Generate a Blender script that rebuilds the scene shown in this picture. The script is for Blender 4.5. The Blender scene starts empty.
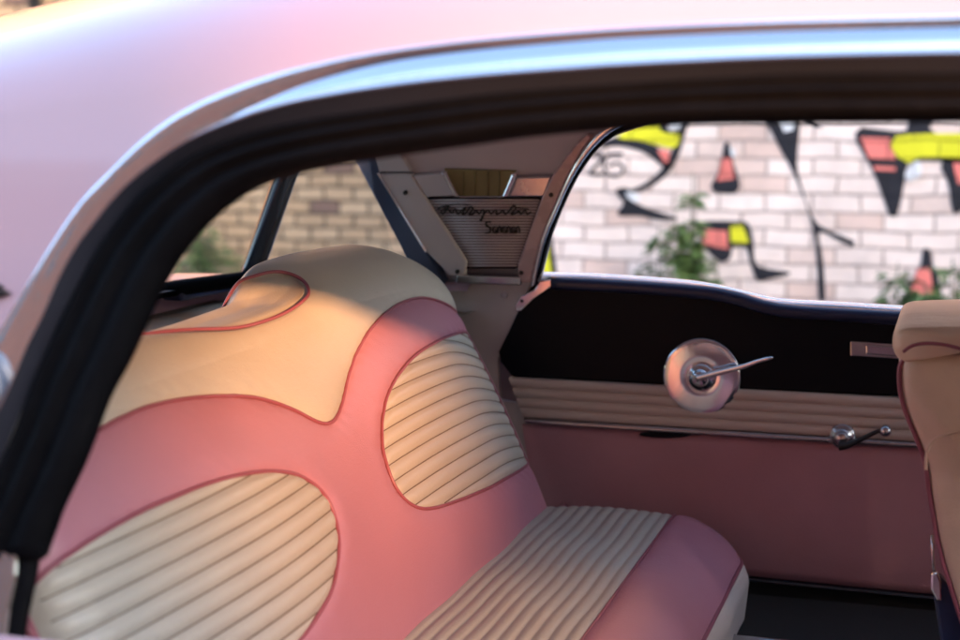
import bpy, math, random
import numpy as np
from mathutils import Vector, Matrix
from mathutils.geometry import tessellate_polygon
R = math.radians
S = bpy.context.scene
COL = S.collection
random.seed(7); rng = np.random.default_rng(7)

# ------------------------------------------------------------------ camera, sky, sun, exposure
F_PX, YAW, PITCH, EYE = 1540.0, 17.3, 7.4, 1.2
cd = bpy.data.cameras.new('camera'); cam = bpy.data.objects.new('camera', cd); COL.objects.link(cam)
cam.location = (0, 0, EYE); cam.rotation_euler = (R(90 - PITCH), 0, R(YAW))
cd.sensor_width = 36; cd.lens = F_PX / 960 * 36; cd.clip_start = .05; cd.clip_end = 600
cd.dof.use_dof = True; cd.dof.focus_distance = 1.95; cd.dof.aperture_fstop = 4.0
S.camera = cam
SUN_EL, SUN_AZ = 12.9, -45.0          # azimuth measured from +X towards +Y
w = bpy.data.worlds.new('World'); S.world = w; w.use_nodes = True
nt = w.node_tree; bg = nt.nodes['Background']
sky = nt.nodes.new('ShaderNodeTexSky'); sky.sky_type = 'NISHITA'; sky.sun_disc = False
sky.sun_elevation = R(SUN_EL); sky.sun_rotation = R(90 - SUN_AZ); sky.dust_density = 2.0; sky.air_density = .8
nt.links.new(sky.outputs[0], bg.inputs[0]); bg.inputs[1].default_value = .15
sl = bpy.data.lights.new('sun', 'SUN'); sl.energy = 2.5; sl.angle = R(2.0); sl.color = (1.0, .46, .20)
sun = bpy.data.objects.new('sun', sl); COL.objects.link(sun)
ce = math.cos(R(SUN_EL)); tosun = Vector((ce*math.cos(R(SUN_AZ)), ce*math.sin(R(SUN_AZ)), math.sin(R(SUN_EL))))
sun.rotation_euler = tosun.to_track_quat('Z', 'Y').to_euler()
S.view_settings.view_transform = 'Standard'; S.view_settings.look = 'None'
S.view_settings.gamma = 1; S.view_settings.use_curve_mapping = False
S.view_settings.exposure = 3.0

# ------------------------------------------------------------------ picture <-> place
CM = np.array(Matrix.Rotation(R(YAW), 3, 'Z') @ Matrix.Rotation(R(90 - PITCH), 3, 'X'))
C0 = np.array([0, 0, EYE])
def ray(px, py): return CM @ np.array([(px - 480) / F_PX, -(py - 320) / F_PX, -1.0])
def project(P):
    q = (np.asarray(P) - C0) @ CM
    return np.stack([480 + F_PX*q[..., 0]/-q[..., 2], 320 - F_PX*q[..., 1]/-q[..., 2]], -1)
def onplane(px, py, p0, n):
    d = ray(px, py); n = np.asarray(n, float)
    return C0 + d * (np.dot(np.asarray(p0) - C0, n) / np.dot(d, n))
def onY(px, py, Y): return onplane(px, py, (0, Y, 0), (0, 1, 0))

# ------------------------------------------------------------------ materials
MAT = {}
def mat(name, col, rough=.5, metal=0, bump=None, coat=0, spec=.5, var=0, varscale=8, sheen=0):
    m = bpy.data.materials.new(name); m.use_nodes = True; n = m.node_tree.nodes; l = m.node_tree.links
    b = n['Principled BSDF']; b.inputs['Base Color'].default_value = (*col, 1)
    b.inputs['Roughness'].default_value = rough; b.inputs['Metallic'].default_value = metal
    b.inputs['Coat Weight'].default_value = coat; b.inputs['Coat Roughness'].default_value = .04
    b.inputs['Specular IOR Level'].default_value = spec; b.inputs['Sheen Weight'].default_value = sheen
    tc = n.new('ShaderNodeTexCoord')
    if var:
        ns = n.new('ShaderNodeTexNoise'); ns.inputs['Scale'].default_value = varscale; ns.inputs['Detail'].default_value = 6
        l.new(tc.outputs['Object'], ns.inputs['Vector'])
        mp = n.new('ShaderNodeMapRange'); mp.inputs[1].default_value = .3; mp.inputs[2].default_value = .7
        mp.inputs[3].default_value = 1 - var; mp.inputs[4].default_value = 1 + var*.6
        l.new(ns.outputs[0], mp.inputs[0])
        mx = n.new('ShaderNodeVectorMath'); mx.operation = 'SCALE'; mx.inputs[0].default_value = col
        l.new(mp.outputs[0], mx.inputs['Scale']); l.new(mx.outputs[0], b.inputs['Base Color'])
        r2 = n.new('ShaderNodeMapRange'); r2.inputs[3].default_value = max(.02, rough - .08); r2.inputs[4].default_value = rough + .08
        l.new(ns.outputs[0], r2.inputs[0]); l.new(r2.outputs[0], b.inputs['Roughness'])
    if bump:
        prev = None
        for sc, dist, kind in bump:
            t = n.new('ShaderNodeTexVoronoi' if kind == 'v' else 'ShaderNodeTexNoise'); t.inputs['Scale'].default_value = sc
            if kind != 'v': t.inputs['Detail'].default_value = 4
            l.new(tc.outputs['Object'], t.inputs['Vector'])
            bp = n.new('ShaderNodeBump'); bp.inputs['Distance'].default_value = dist; bp.inputs['Strength'].default_value = 1
            l.new(t.outputs[0], bp.inputs['Height'])
            if prev: l.new(prev.outputs[0], bp.inputs['Normal'])
            prev = bp
        l.new(prev.outputs[0], b.inputs['Normal'])
    MAT[name] = m; return m
LB = [(420, .00020, 'v'), (18, .0010, 'n')]
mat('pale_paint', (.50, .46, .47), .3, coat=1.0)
mat('crease_shade', (.17, .13, .10), .8)
mat('black_sky_tint', (.035, .065, .13), .3, coat=.4)  # black trim with the reflected sky's blue put into its base colour
mat('grille_back', (.14, .10, .10), .5)
mat('rib_metal', (.60, .54, .53), .4, .35)
mat('pink_paint', (.53, .345, .385), .30, coat=1.0, bump=[(4, .0012, 'n')])
mat('chrome', (.86, .86, .88), .10, 1, bump=[(30, .0004, 'n')], var=.02)
mat('dull_chrome', (.55, .54, .55), .25, 1, var=.1, varscale=30)
mat('rubber', (.004, .004, .005), .55, spec=.05, bump=[(60, .0015, 'n'), (400, .0004, 'n')], var=.25, varscale=20)
mat('cream_vinyl', (.45, .42, .365), .42, bump=LB, var=.05)
mat('cream_aged_sunlit', (.66, .46, .33), .45, bump=[(420, .0002, 'v'), (14, .006, 'n')], var=.12, varscale=9)  # warm sunlight tinted into the aged cream's base colour
mat('rose_vinyl', (.43, .185, .24), .40, bump=LB, var=.05)
mat('rose_door', (.47, .25, .30), .5, bump=LB, var=.1)
mat('piping', (.27, .075, .105), .4, bump=[(500, .0003, 'n')])
mat('grey_cream', (.58, .56, .55), .5, bump=LB, var=.08)
mat('black_vinyl', (.005, .006, .009), .45, spec=.12, bump=LB)
mat('navy_vinyl', (.018, .026, .065), .28, bump=[(300, .0003, 'n')])
mat('gloss_black', (.02, .025, .035), .12, coat=.5)
mat('headliner', (.56, .51, .51), .8, bump=[(900, .0005, 'n')], var=.06)
mat('olive', (.22, .19, .07), .35, var=.15, varscale=30)
mat('pink_trim', (.42, .15, .17), .3, coat=.4)
mat('carpet', (.012, .012, .013), .95, bump=[(700, .003, 'n')], var=.3, varscale=40)
mat('dark_script', (.03, .028, .022), .35, .6)
mat('shelf', (.30, .23, .16), .7, bump=[(300, .0006, 'n')], var=.15, varscale=20)
mat('asphalt', (.05, .05, .052), .9, bump=[(60, .008, 'n')], var=.2, varscale=3)
mat('paving', (.22, .21, .20), .85, bump=[(80, .004, 'n')], var=.15, varscale=4)
mat('leaf', (.07, .13, .035), .5, var=.4, varscale=25)
mat('leaf_pale', (.14, .22, .07), .5, var=.4, varscale=25)
mat('stem', (.09, .09, .045), .7)
mat('iron', (.015, .015, .017), .4)
mat('lamp_metal', (.22, .22, .24), .45, .8, var=.3, varscale=90)
mat('lamp_glass', (.10, .13, .17), .12, coat=.6, var=.3, varscale=120)
mat('window_glass_dark', (.03, .035, .04), .06, coat=.5)
mat('stone', (.33, .30, .26), .8, var=.1)
def glass():
    m = bpy.data.materials.new('pane'); m.use_nodes = True; n = m.node_tree.nodes; l = m.node_tree.links
    n.remove(n['Principled BSDF']); o = n['Material Output']
    t = n.new('ShaderNodeBsdfTransparent'); t.inputs[0].default_value = (.88, .91, .90, 1)
    g = n.new('ShaderNodeBsdfGlossy'); g.inputs['Roughness'].default_value = .02
    d = n.new('ShaderNodeBsdfDiffuse'); d.inputs[0].default_value = (.6, .62, .62, 1)
    f = n.new('ShaderNodeFresnel'); f.inputs[0].default_value = 1.45
    mx = n.new('ShaderNodeMixShader'); l.new(f.outputs[0], mx.inputs[0]); l.new(t.outputs[0], mx.inputs[1]); l.new(g.outputs[0], mx.inputs[2])
    tc = n.new('ShaderNodeTexCoord'); ns = n.new('ShaderNodeTexNoise'); ns.inputs['Scale'].default_value = 5
    l.new(tc.outputs['Object'], ns.inputs[0])
    mr = n.new('ShaderNodeMapRange'); mr.inputs[1].default_value = .45; mr.inputs[2].default_value = .8; mr.inputs[3].default_value = .03; mr.inputs[4].default_value = .12
    l.new(ns.outputs[0], mr.inputs[0])
    m2 = n.new('ShaderNodeMixShader'); l.new(mr.outputs[0], m2.inputs[0]); l.new(mx.outputs[0], m2.inputs[1]); l.new(d.outputs[0], m2.inputs[2])
    l.new(m2.outputs[0], o.inputs[0]); MAT['pane'] = m
glass()
def brick(name, c1, c2, mortar, dark, rough=.85, patch=.0, patchcol=(.4, .2, .12), bw=.205, rh=.068, ms=.006, bump=.012, paintfade=None):
    m = bpy.data.materials.new(name); m.use_nodes = True; n = m.node_tree.nodes; l = m.node_tree.links
    b = n['Principled BSDF']; b.inputs['Roughness'].default_value = rough; b.inputs['Specular IOR Level'].default_value = .25
    g = n.new('ShaderNodeNewGeometry'); sp = n.new('ShaderNodeSeparateXYZ'); l.new(g.outputs['Position'], sp.inputs[0])
    ad = n.new('ShaderNodeMath'); ad.operation = 'ADD'; l.new(sp.outputs[0], ad.inputs[0]); l.new(sp.outputs[1], ad.inputs[1])
    cb = n.new('ShaderNodeCombineXYZ'); l.new(ad.outputs[0], cb.inputs[0]); l.new(sp.outputs[2], cb.inputs[1])
    ns = n.new('ShaderNodeTexNoise'); ns.inputs['Scale'].default_value = 6; ns.inputs['Detail'].default_value = 5; l.new(cb.outputs[0], ns.inputs[0])
    sb = n.new('ShaderNodeVectorMath'); sb.operation = 'SUBTRACT'; sb.inputs[1].default_value = (.5, .5, .5); l.new(ns.outputs['Color'], sb.inputs[0])
    sc = n.new('ShaderNodeVectorMath'); sc.operation = 'SCALE'; sc.inputs['Scale'].default_value = .030; l.new(sb.outputs[0], sc.inputs[0])
    av = n.new('ShaderNodeVectorMath'); l.new(cb.outputs[0], av.inputs[0]); l.new(sc.outputs[0], av.inputs[1])
    bt = n.new('ShaderNodeTexBrick'); bt.inputs['Scale'].default_value = 1; bt.inputs['Brick Width'].default_value = bw; bt.inputs['Row Height'].default_value = rh
    bt.inputs['Mortar Size'].default_value = ms; bt.inputs['Mortar Smooth'].default_value = .5
    bt.inputs['Color1'].default_value = (*c1, 1); bt.inputs['Color2'].default_value = (*c2, 1); bt.inputs['Mortar'].default_value = (*mortar, 1)
    l.new(av.outputs[0], bt.inputs['Vector'])
    # a few odd bricks: second brick texture with the same layout, black/white per brick
    b2 = n.new('ShaderNodeTexBrick'); b2.inputs['Scale'].default_value = 1; b2.inputs['Brick Width'].default_value = bw; b2.inputs['Row Height'].default_value = rh
    b2.inputs['Mortar Size'].default_value = 0; b2.inputs['Color1'].default_value = (0, 0, 0, 1); b2.inputs['Color2'].default_value = (1, 1, 1, 1); b2.offset = .5
    l.new(av.outputs[0], b2.inputs['Vector'])
    mr = n.new('ShaderNodeMapRange'); mr.inputs[1].default_value = .80; mr.inputs[2].default_value = .9; l.new(b2.outputs[0], mr.inputs[0])
    mx = n.new('ShaderNodeMix'); mx.data_type = 'RGBA'; mm = n.new('ShaderNodeMath'); mm.operation = 'MULTIPLY'
    iv = n.new('ShaderNodeMath'); iv.operation = 'SUBTRACT'; iv.inputs[0].default_value = 1; l.new(bt.outputs['Fac'], iv.inputs[1])
    l.new(mr.outputs[0], mm.inputs[0]); l.new(iv.outputs[0], mm.inputs[1])
    mk = n.new('ShaderNodeMath'); mk.operation = 'MULTIPLY'; mk.inputs[1].default_value = .75; l.new(mm.outputs[0], mk.inputs[0])
    l.new(mk.outputs[0], mx.inputs['Factor']); l.new(bt.outputs[0], mx.inputs['A']); mx.inputs['B'].default_value = (*dark, 1)
    n3 = n.new('ShaderNodeTexNoise'); n3.inputs['Scale'].default_value = 3.2; n3.inputs['Detail'].default_value = 8; n3.inputs['Roughness'].default_value = .7; l.new(cb.outputs[0], n3.inputs[0])
    m3 = n.new('ShaderNodeMapRange'); m3.inputs[1].default_value = .3; m3.inputs[2].default_value = .7; m3.inputs[3].default_value = .8; m3.inputs[4].default_value = 1.12; l.new(n3.outputs[0], m3.inputs[0])
    vs = n.new('ShaderNodeVectorMath'); vs.operation = 'SCALE'; l.new(mx.outputs['Result'], vs.inputs[0]); l.new(m3.outputs[0], vs.inputs['Scale'])
    out = vs.outputs[0]
    if patch:
        n4 = n.new('ShaderNodeTexNoise'); n4.inputs['Scale'].default_value = 5.5; n4.inputs['Detail'].default_value = 9; n4.inputs['Roughness'].default_value = .75; l.new(cb.outputs[0], n4.inputs[0])
        m4 = n.new('ShaderNodeMapRange'); m4.inputs[1].default_value = .60; m4.inputs[2].default_value = .72; m4.inputs[4].default_value = patch; l.new(n4.outputs[0], m4.inputs[0])
        m5 = n.new('ShaderNodeMix'); m5.data_type = 'RGBA'; l.new(m4.outputs[0], m5.inputs['Factor']); l.new(out, m5.inputs['A']); m5.inputs['B'].default_value = (*patchcol, 1); out = m5.outputs['Result']
    l.new(out, b.inputs['Base Color'])
    bp = n.new('ShaderNodeBump'); bp.inputs['Distance'].default_value = bump; bp.invert = True; l.new(bt.outputs['Fac'], bp.inputs['Height'])
    b5 = n.new('ShaderNodeBump'); b5.inputs['Distance'].default_value = .004; n5 = n.new('ShaderNodeTexNoise'); n5.inputs['Scale'].default_value = 60; l.new(cb.outputs[0], n5.inputs[0])
    l.new(n5.outputs[0], b5.inputs['Height']); l.new(bp.outputs[0], b5.inputs['Normal']); l.new(b5.outputs[0], b.inputs['Normal'])
    MAT[name] = m
brick('painted_brick', (.84, .71, .66), (.76, .63, .58), (.46, .36, .33), (.66, .48, .42), patch=.5, patchcol=(.52, .36, .31), ms=.0055, bw=.185, rh=.070)
brick('tan_brick', (.66, .44, .27), (.56, .35, .20), (.11, .08, .055), (.17, .09, .09), patch=.3, patchcol=(.3, .17, .1), ms=.009, bw=.19, rh=.08)
brick('red_brick', (.42, .19, .13), (.36, .15, .10), (.30, .24, .20), (.2, .10, .08), ms=.006)
def spray(name, col):
    brick(name, col, tuple(c*.93 for c in col), tuple(c*.62 for c in col), tuple(c*.85 for c in col), rough=.5, ms=.004, bw=.185, rh=.070)
spray('spray_black', (.022, .022, .030)); spray('spray_yellow', (.72, .70, .03)); spray('spray_coral', (.80, .22, .19)); spray('spray_white', (.80, .82, .86))

# ------------------------------------------------------------------ mesh helpers
def link(name, me, m, parent=None, smooth=True):
    o = bpy.data.objects.new(name, me); COL.objects.link(o)
    if m: me.materials.append(MAT[m])
    if smooth: me.polygons.foreach_set('use_smooth', [True]*len(me.polygons))
    if parent: o.parent = parent
    return o
def mesh(name, v, f, m, parent=None, smooth=True):
    me = bpy.data.meshes.new(name); me.from_pydata([tuple(map(float, p)) for p in v], [], [tuple(map(int, q)) for q in f]); me.update()
    return link(name, me, m, parent, smooth)
def group(name, parent=None, loc=(0, 0, 0)):
    o = bpy.data.objects.new(name, None); COL.objects.link(o); o.location = loc; o.empty_display_size = .1
    if parent: o.parent = parent
    return o
def info(o, label=None, cat=None, grp=None, kind=None):
    if label: o['label'] = label
    if cat: o['category'] = cat
    if grp: o['group'] = grp
    if kind: o['kind'] = kind
    return o
def grid_faces(nr, nc, close=False):
    f = []
    for i in range(nr-1):
        for j in range(nc if close else nc-1):
            k = (j+1) % nc; f.append((i*nc+j, i*nc+k, (i+1)*nc+k, (i+1)*nc+j))
    return f
def resample(pts, n, closed=False):
    p = np.asarray(pts, float)
    if closed: p = np.vstack([p, p[:1]])
    d = np.r_[0, np.cumsum(np.linalg.norm(np.diff(p, axis=0), axis=1))]
    t = np.linspace(0, d[-1], n + (1 if closed else 0))
    q = np.stack([np.interp(t, d, p[:, k]) for k in range(p.shape[1])], 1)
    return q[:-1] if closed else q
def smoothcurve(pts, n, closed=False):
    """Catmull-Rom through the points, then n even samples"""
    p = np.asarray(pts, float); m = len(p)
    out = []
    for i in range(m if closed else m-1):
        if closed: a, b, c, d = p[(i-1) % m], p[i], p[(i+1) % m], p[(i+2) % m]
        else: a, b, c, d = p[max(i-1, 0)], p[i], p[i+1], p[min(i+2, m-1)]
        for t in np.linspace(0, 1, 12, endpoint=False):
            out.append(.5*((2*b) + (c-a)*t + (2*a-5*b+4*c-d)*t*t + (3*b-a-3*c+d)*t**3))
    if not closed: out.append(p[-1])
    return resample(np.array(out), n, closed)
def tube_vf(P, r, closed=False, seg=8, squash=1.0):
    P = np.asarray(P, float); n = len(P); v = []; rr = np.broadcast_to(r, (n,))
    if closed: T = np.roll(P, -1, 0) - np.roll(P, 1, 0)
    else: T = np.gradient(P, axis=0)
    T /= np.linalg.norm(T, axis=1)[:, None] + 1e-12
    up = np.array([0, 0, 1.]) if abs(T[0][2]) < .9 else np.array([1., 0, 0])
    a = np.cross(T[0], up); a /= np.linalg.norm(a)
    for i in range(n):
        a = a - T[i]*np.dot(a, T[i]); a /= np.linalg.norm(a); b = np.cross(T[i], a)
        for k in range(seg):
            t = 2*math.pi*k/seg; v.append(P[i] + rr[i]*(math.cos(t)*a + squash*math.sin(t)*b))
    f = grid_faces(n, seg, True)
    if closed: f += [((n-1)*seg+k, (n-1)*seg+(k+1) % seg, (k+1) % seg, k) for k in range(seg)]
    else: f += [tuple(range(seg))[::-1], tuple((n-1)*seg+k for k in range(seg))]
    return v, f
def tube(name, P, r, m, parent=None, closed=False, seg=8, squash=1.0):
    v, f = tube_vf(P, r, closed, seg, squash); return mesh(name, v, f, m, parent)
def join(parts):
    v, f = [], []
    for a, b in parts:
        o = len(v); v += list(a); f += [tuple(i+o for i in q) for q in b]
    return v, f
def box_vf(x0, x1, y0, y1, z0, z1):
    v = [(x, y, z) for x in (x0, x1) for y in (y0, y1) for z in (z0, z1)]
    return v, [(0, 1, 3, 2), (4, 6, 7, 5), (0, 4, 5, 1), (2, 3, 7, 6), (0, 2, 6, 4), (1, 5, 7, 3)]
def bevel(o, wd, seg=2):
    md = o.modifiers.new('bevel', 'BEVEL'); md.width = wd; md.segments = seg; md.limit_method = 'ANGLE'; md.angle_limit = R(40); return o
def plate(name, P, n, th, m, parent=None, bev=.0015, smooth=False):
    """a flat outline (3-D points) given real thickness th behind it, along -n (n points to the viewer side)"""
    P = [np.asarray(p, float) for p in P]; n = np.asarray(n, float); n /= np.linalg.norm(n)
    tris = tessellate_polygon([[Vector(p) for p in P]]); k = len(P)
    nn = np.zeros(3)
    for t in tris: nn += np.cross(P[t[1]]-P[t[0]], P[t[2]]-P[t[0]])
    flip = np.dot(nn, n) < 0
    v = P + [p - n*th for p in P]; f = []
    # outline direction
    area = np.zeros(3)
    for i in range(k): area += np.cross(P[i]-P[0], P[(i+1) % k]-P[0])
    ccw = np.dot(area, n) > 0
    ring = list(range(k)) if ccw else list(range(k))[::-1]
    f.append(tuple(ring)); f.append(tuple(i+k for i in ring[::-1]))
    for i in range(k):
        a, b = ring[i], ring[(i+1) % k]; f.append((a, a+k, b+k, b))
    o = mesh(name, v, f, m, parent, smooth)
    if bev: bevel(o, bev)
    return o
def sstep(x, a, b):
    t = np.clip((x-a)/(b-a), 0, 1); return t*t*(3-2*t)
def inpoly(P, poly):
    x, y = P[..., 0], P[..., 1]; r = np.zeros(x.shape, bool); n = len(poly)
    for i in range(n):
        x0, y0 = poly[i]; x1, y1 = poly[(i+1) % n]
        if y0 == y1: continue
        c = ((y0 > y) != (y1 > y)) & (x < (x1-x0)*(y-y0)/(y1-y0)+x0); r ^= c
    return r
def distpoly(P, poly, closed=True):
    d = np.full(P.shape[:-1], 1e9); n = len(poly)
    for i in range(n if closed else n-1):
        a = np.array(poly[i]); b = np.array(poly[(i+1) % n]); ab = b-a; L = ab@ab
        if L < 1e-14: continue
        t = np.clip(((P-a)@ab)/L, 0, 1); d = np.minimum(d, np.linalg.norm(P-(a+t[..., None]*ab), axis=-1))
    return d

# ================================================================== THE STREET
def sheet(name, x0, x1, y0, y1, z, m):
    o = mesh(name, [(x0, y0, z), (x1, y0, z), (x1, y1, z), (x0, y1, z)], [(0, 1, 2, 3)], m, smooth=False); return info(o, kind='structure')
sheet('ground', -300, 300, -300, 300, 0, 'asphalt')
mat('red_paving', (.12, .05, .038), .8, bump=[(50, .004, 'n')], var=.25, varscale=5)
sheet('unseen_red_footway', -30, 30, -7.9, .6, .01, 'red_paving')  # unseen red paving added so the chrome reflects brown
v, f = box_vf(-16, 9, 4.6, 8.6, 0.0, .12); info(mesh('pavement', v, f, 'paving', smooth=False), kind='structure')
# painted wall with graffiti
YW = 6.2
pw = group('painted_brick_wall', loc=(0, YW, 0)); info(pw, 'whitewashed brick wall with black, coral and yellow graffiti seen through the side window', 'brick wall')
bx = box_vf(-1.97, 8.5, 0, .34, 0, 2.7); mesh('brickwork', bx[0], bx[1], 'painted_brick', pw, False)
bx = box_vf(-2.0, 8.53, -.03, .37, 2.7, 2.78); mesh('coping', bx[0], bx[1], 'stone', pw, False)
def marks(name, polys, m, off, strokes=()):
    v, f = [], []
    for pl in polys:
        c = smoothcurve(pl, len(pl)*3, True) if len(pl) > 4 else np.array(pl, float)
        P = [onY(x, y, YW-off) - np.array([0, YW, 0]) for x, y in c]
        t = tessellate_polygon([[Vector(p) for p in P]]); o = len(v); v += P; f += [tuple(i+o for i in q) for q in t]
    for st, wd in strokes:
        c = smoothcurve(st, len(st)*6); T = np.gradient(c, axis=0); T /= np.linalg.norm(T, axis=1)[:, None]; N = np.stack([-T[:, 1], T[:, 0]], 1)*wd/2
        P = [onY(*q, YW-off) - np.array([0, YW, 0]) for pr in zip(c-N, c+N) for q in pr]; o = len(v); v += P
        f += [(o+2*i, o+2*i+1, o+2*i+3, o+2*i+2) for i in range(len(c)-1)]
    return mesh(name, v, f, m, pw, False)
marks('graffiti_outline', [
    [(598,148),(617,136),(642,141),(660,148),(669,160),(672,171),(663,167),(645,153),(620,146)],
    [(680,112),(690,112),(685,135),(679,155),(669,172),(655,184),(640,191),(622,192),(640,186),(655,176),(664,165),(672,150),(677,133)],
    [(616,189),(630,188),(626,196),(636,203),(650,209),(679,219),(660,220),(640,216),(617,215),(624,203),(618,196)],
    [(658,112),(668,112),(668,130),(683,131),(681,136),(660,134)],
    [(725,142),(729,142),(733,160),(739,191),(711,190),(719,170)],
    [(765,110),(798,110),(797,163),(802,188),(815,221),(835,233),(854,241),(855,247),(836,239),(819,231),(823,260),(825,300),(819,300),(817,260),(814,235),(807,207),(793,172),(776,141)],
    [(808,112),(823,128),(815,126),(804,118)],
    [(855,133),(862,127),(878,129),(907,130),(909,112),(935,112),(935,133),(1020,134),(1020,163),(922,161),(907,168),(904,185),(899,210),(896,217),(890,217),(884,200),(876,178),(866,158),(856,141)],
    [(943,158),(1010,160),(1000,190),(960,212),(952,210),(949,185)],
    [(922,252),(926,247),(931,252),(932,264),(938,275),(940,310),(903,310),(907,290),(913,279),(921,264)],
    [(699,224),(705,221),(735,221),(748,223),(753,240),(755,262),(765,268),(792,273),(765,280),(757,281),(750,262),(746,248),(732,248),(731,257),(724,262),(714,258),(700,240)],
    [(547,230),(551,230),(558,280),(552,280)]], 'spray_black', .004,
    strokes=[([(592,156),(597,152),(602,156),(599,163),(590,173),(604,174)], 3.3), ([(623,154),(612,154),(606,158),(604,166),(607,173),(615,176),(622,173),(623,167),(617,163),(608,166)], 2.8), ([(690,290),(694,262),(702,246)], 5)])
marks('graffiti_yellow', [[(617,137),(640,122),(658,112),(661,131),(680,135),(674,148),(655,144),(636,140)],
    [(896,136),(1020,136),(1020,156),(930,157),(913,158),(906,166),(901,161)], [(730,226),(743,225),(749,243),(731,242)], [(520,236),(547,232),(552,280),(520,280)]], 'spray_yellow', .008)
marks('graffiti_coral', [[(657,149),(670,151),(668,162),(664,162)], [(722,158),(731,158),(734,179),(717,181)], [(860,137),(890,138),(896,160),(869,158)],
    [(873,166),(895,167),(896,171),(875,170)], [(953,163),(1000,163),(1000,184),(958,184)], [(917,269),(930,267),(934,295),(910,295)], [(703,229),(727,231),(728,249),(703,245)]], 'spray_coral', .008)
marks('graffiti_highlight', [[(668,116),(682,116),(679,129),(669,129)], [(779,118),(795,116),(793,130),(784,132)], [(913,163),(918,161),(922,168),(918,178),(907,180),(905,174)],
    [(730,147),(735,150),(735,158),(731,155)], [(626,192),(636,193),(641,199),(635,202),(628,198)]], 'spray_white', .012)
# tan wall set back
tw = group('tan_brick_wall', loc=(0, 8.6, 0)); info(tw, 'tall weathered tan brick wall set back, seen through the rear window', 'brick wall')
bx = box_vf(-16, 2, 0, .4, 0, 6.5); mesh('brickwork', bx[0], bx[1], 'tan_brick', tw, False)
bx = box_vf(-16.05, 2.05, -.04, .44, 6.5, 6.6); mesh('coping', bx[0], bx[1], 'stone', tw, False)
px0 = onY(36, 10, 8.52)
dp = group('drainpipe', loc=(float(px0[0]), 8.52, 0)); info(dp, 'black round downpipe running up the tan brick wall above the car roof', 'drainpipe')
v, f = tube_vf([(0, 0, .12), (0, 0, 3), (0, 0, 6.4)], .036, seg=14); mesh('pipe', v, f, 'iron', dp)
for z in (.9, 2.7, 4.5):
    bx = join([tube_vf([(0, 0, z-.03), (0, 0, z+.03)], .046, seg=14), box_vf(-.08, .08, .045, .078, z-.025, z+.025)]); mesh('bracket', bx[0], bx[1], 'iron', dp, False)
# buildings across the street (long one shows in the chrome, the other is added to shape the sun)
def building(x0, x1, y0, y1, h, label):
    b = group('brick_building', loc=((x0+x1)/2, y1, 0)); info(b, label, 'building'); hx = (x1-x0)/2
    bx = box_vf(-hx, hx, y0-y1, 0, 0, h); mesh('wall', bx[0], bx[1], 'red_brick', b, False)
    bx = box_vf(-hx-.1, hx+.1, y0-y1-.1, .1, h, h+.25); mesh('cornice', bx[0], bx[1], 'stone', b, False)
    nx = max(1, int((x1-x0)//3.3))
    for fl in range(int(h//3)):
        for k in range(nx):
            cx = -hx + (k+.5)*(x1-x0)/nx; z = 1.0 + 3*fl
            bx = box_vf(cx-.5, cx+.5, -.02, .03, z, z+1.4); wo = mesh('window', bx[0], bx[1], 'window_glass_dark', b, False)
            bx = join([box_vf(cx-.56, cx-.5, .0, .05, z, z+1.4), box_vf(cx+.5, cx+.56, .0, .05, z, z+1.4), box_vf(cx-.56, cx+.56, 0, .052, z+1.4, z+1.47), box_vf(cx-.025, cx+.025, .031, .05, z, z+1.4)]); mesh('frame', bx[0], bx[1], 'stone', wo, False)
            bx = box_vf(cx-.62, cx+.62, 0, .12, z-.08, z); mesh('sill', bx[0], bx[1], 'stone', wo, False)
building(-16, 8.78, -15, -8, 6.0, 'long red brick building across the street, reflected in the chrome')
building(11.14, 23, -10, -5.2, 8.0, 'small red brick building added out of view, its edge trimming the sun on the seat')  # unseen, added to cut the sun patch off on one side
yw = group('sun_block_wall', loc=(10.1, -10, 0)); info(yw, 'high brick wall added out of view between the two buildings, cutting off the lowest sun', 'brick wall')  # added to keep the sun patch off the lower seat
bx = box_vf(-1.2, 1.15, -.3, 0, 0, 4.40); mesh('brickwork', bx[0], bx[1], 'red_brick', yw, False)
bx = box_vf(-1.2, 1.15, -.33, .03, 4.40, 4.47); mesh('coping', bx[0], bx[1], 'stone', yw, False)
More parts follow.
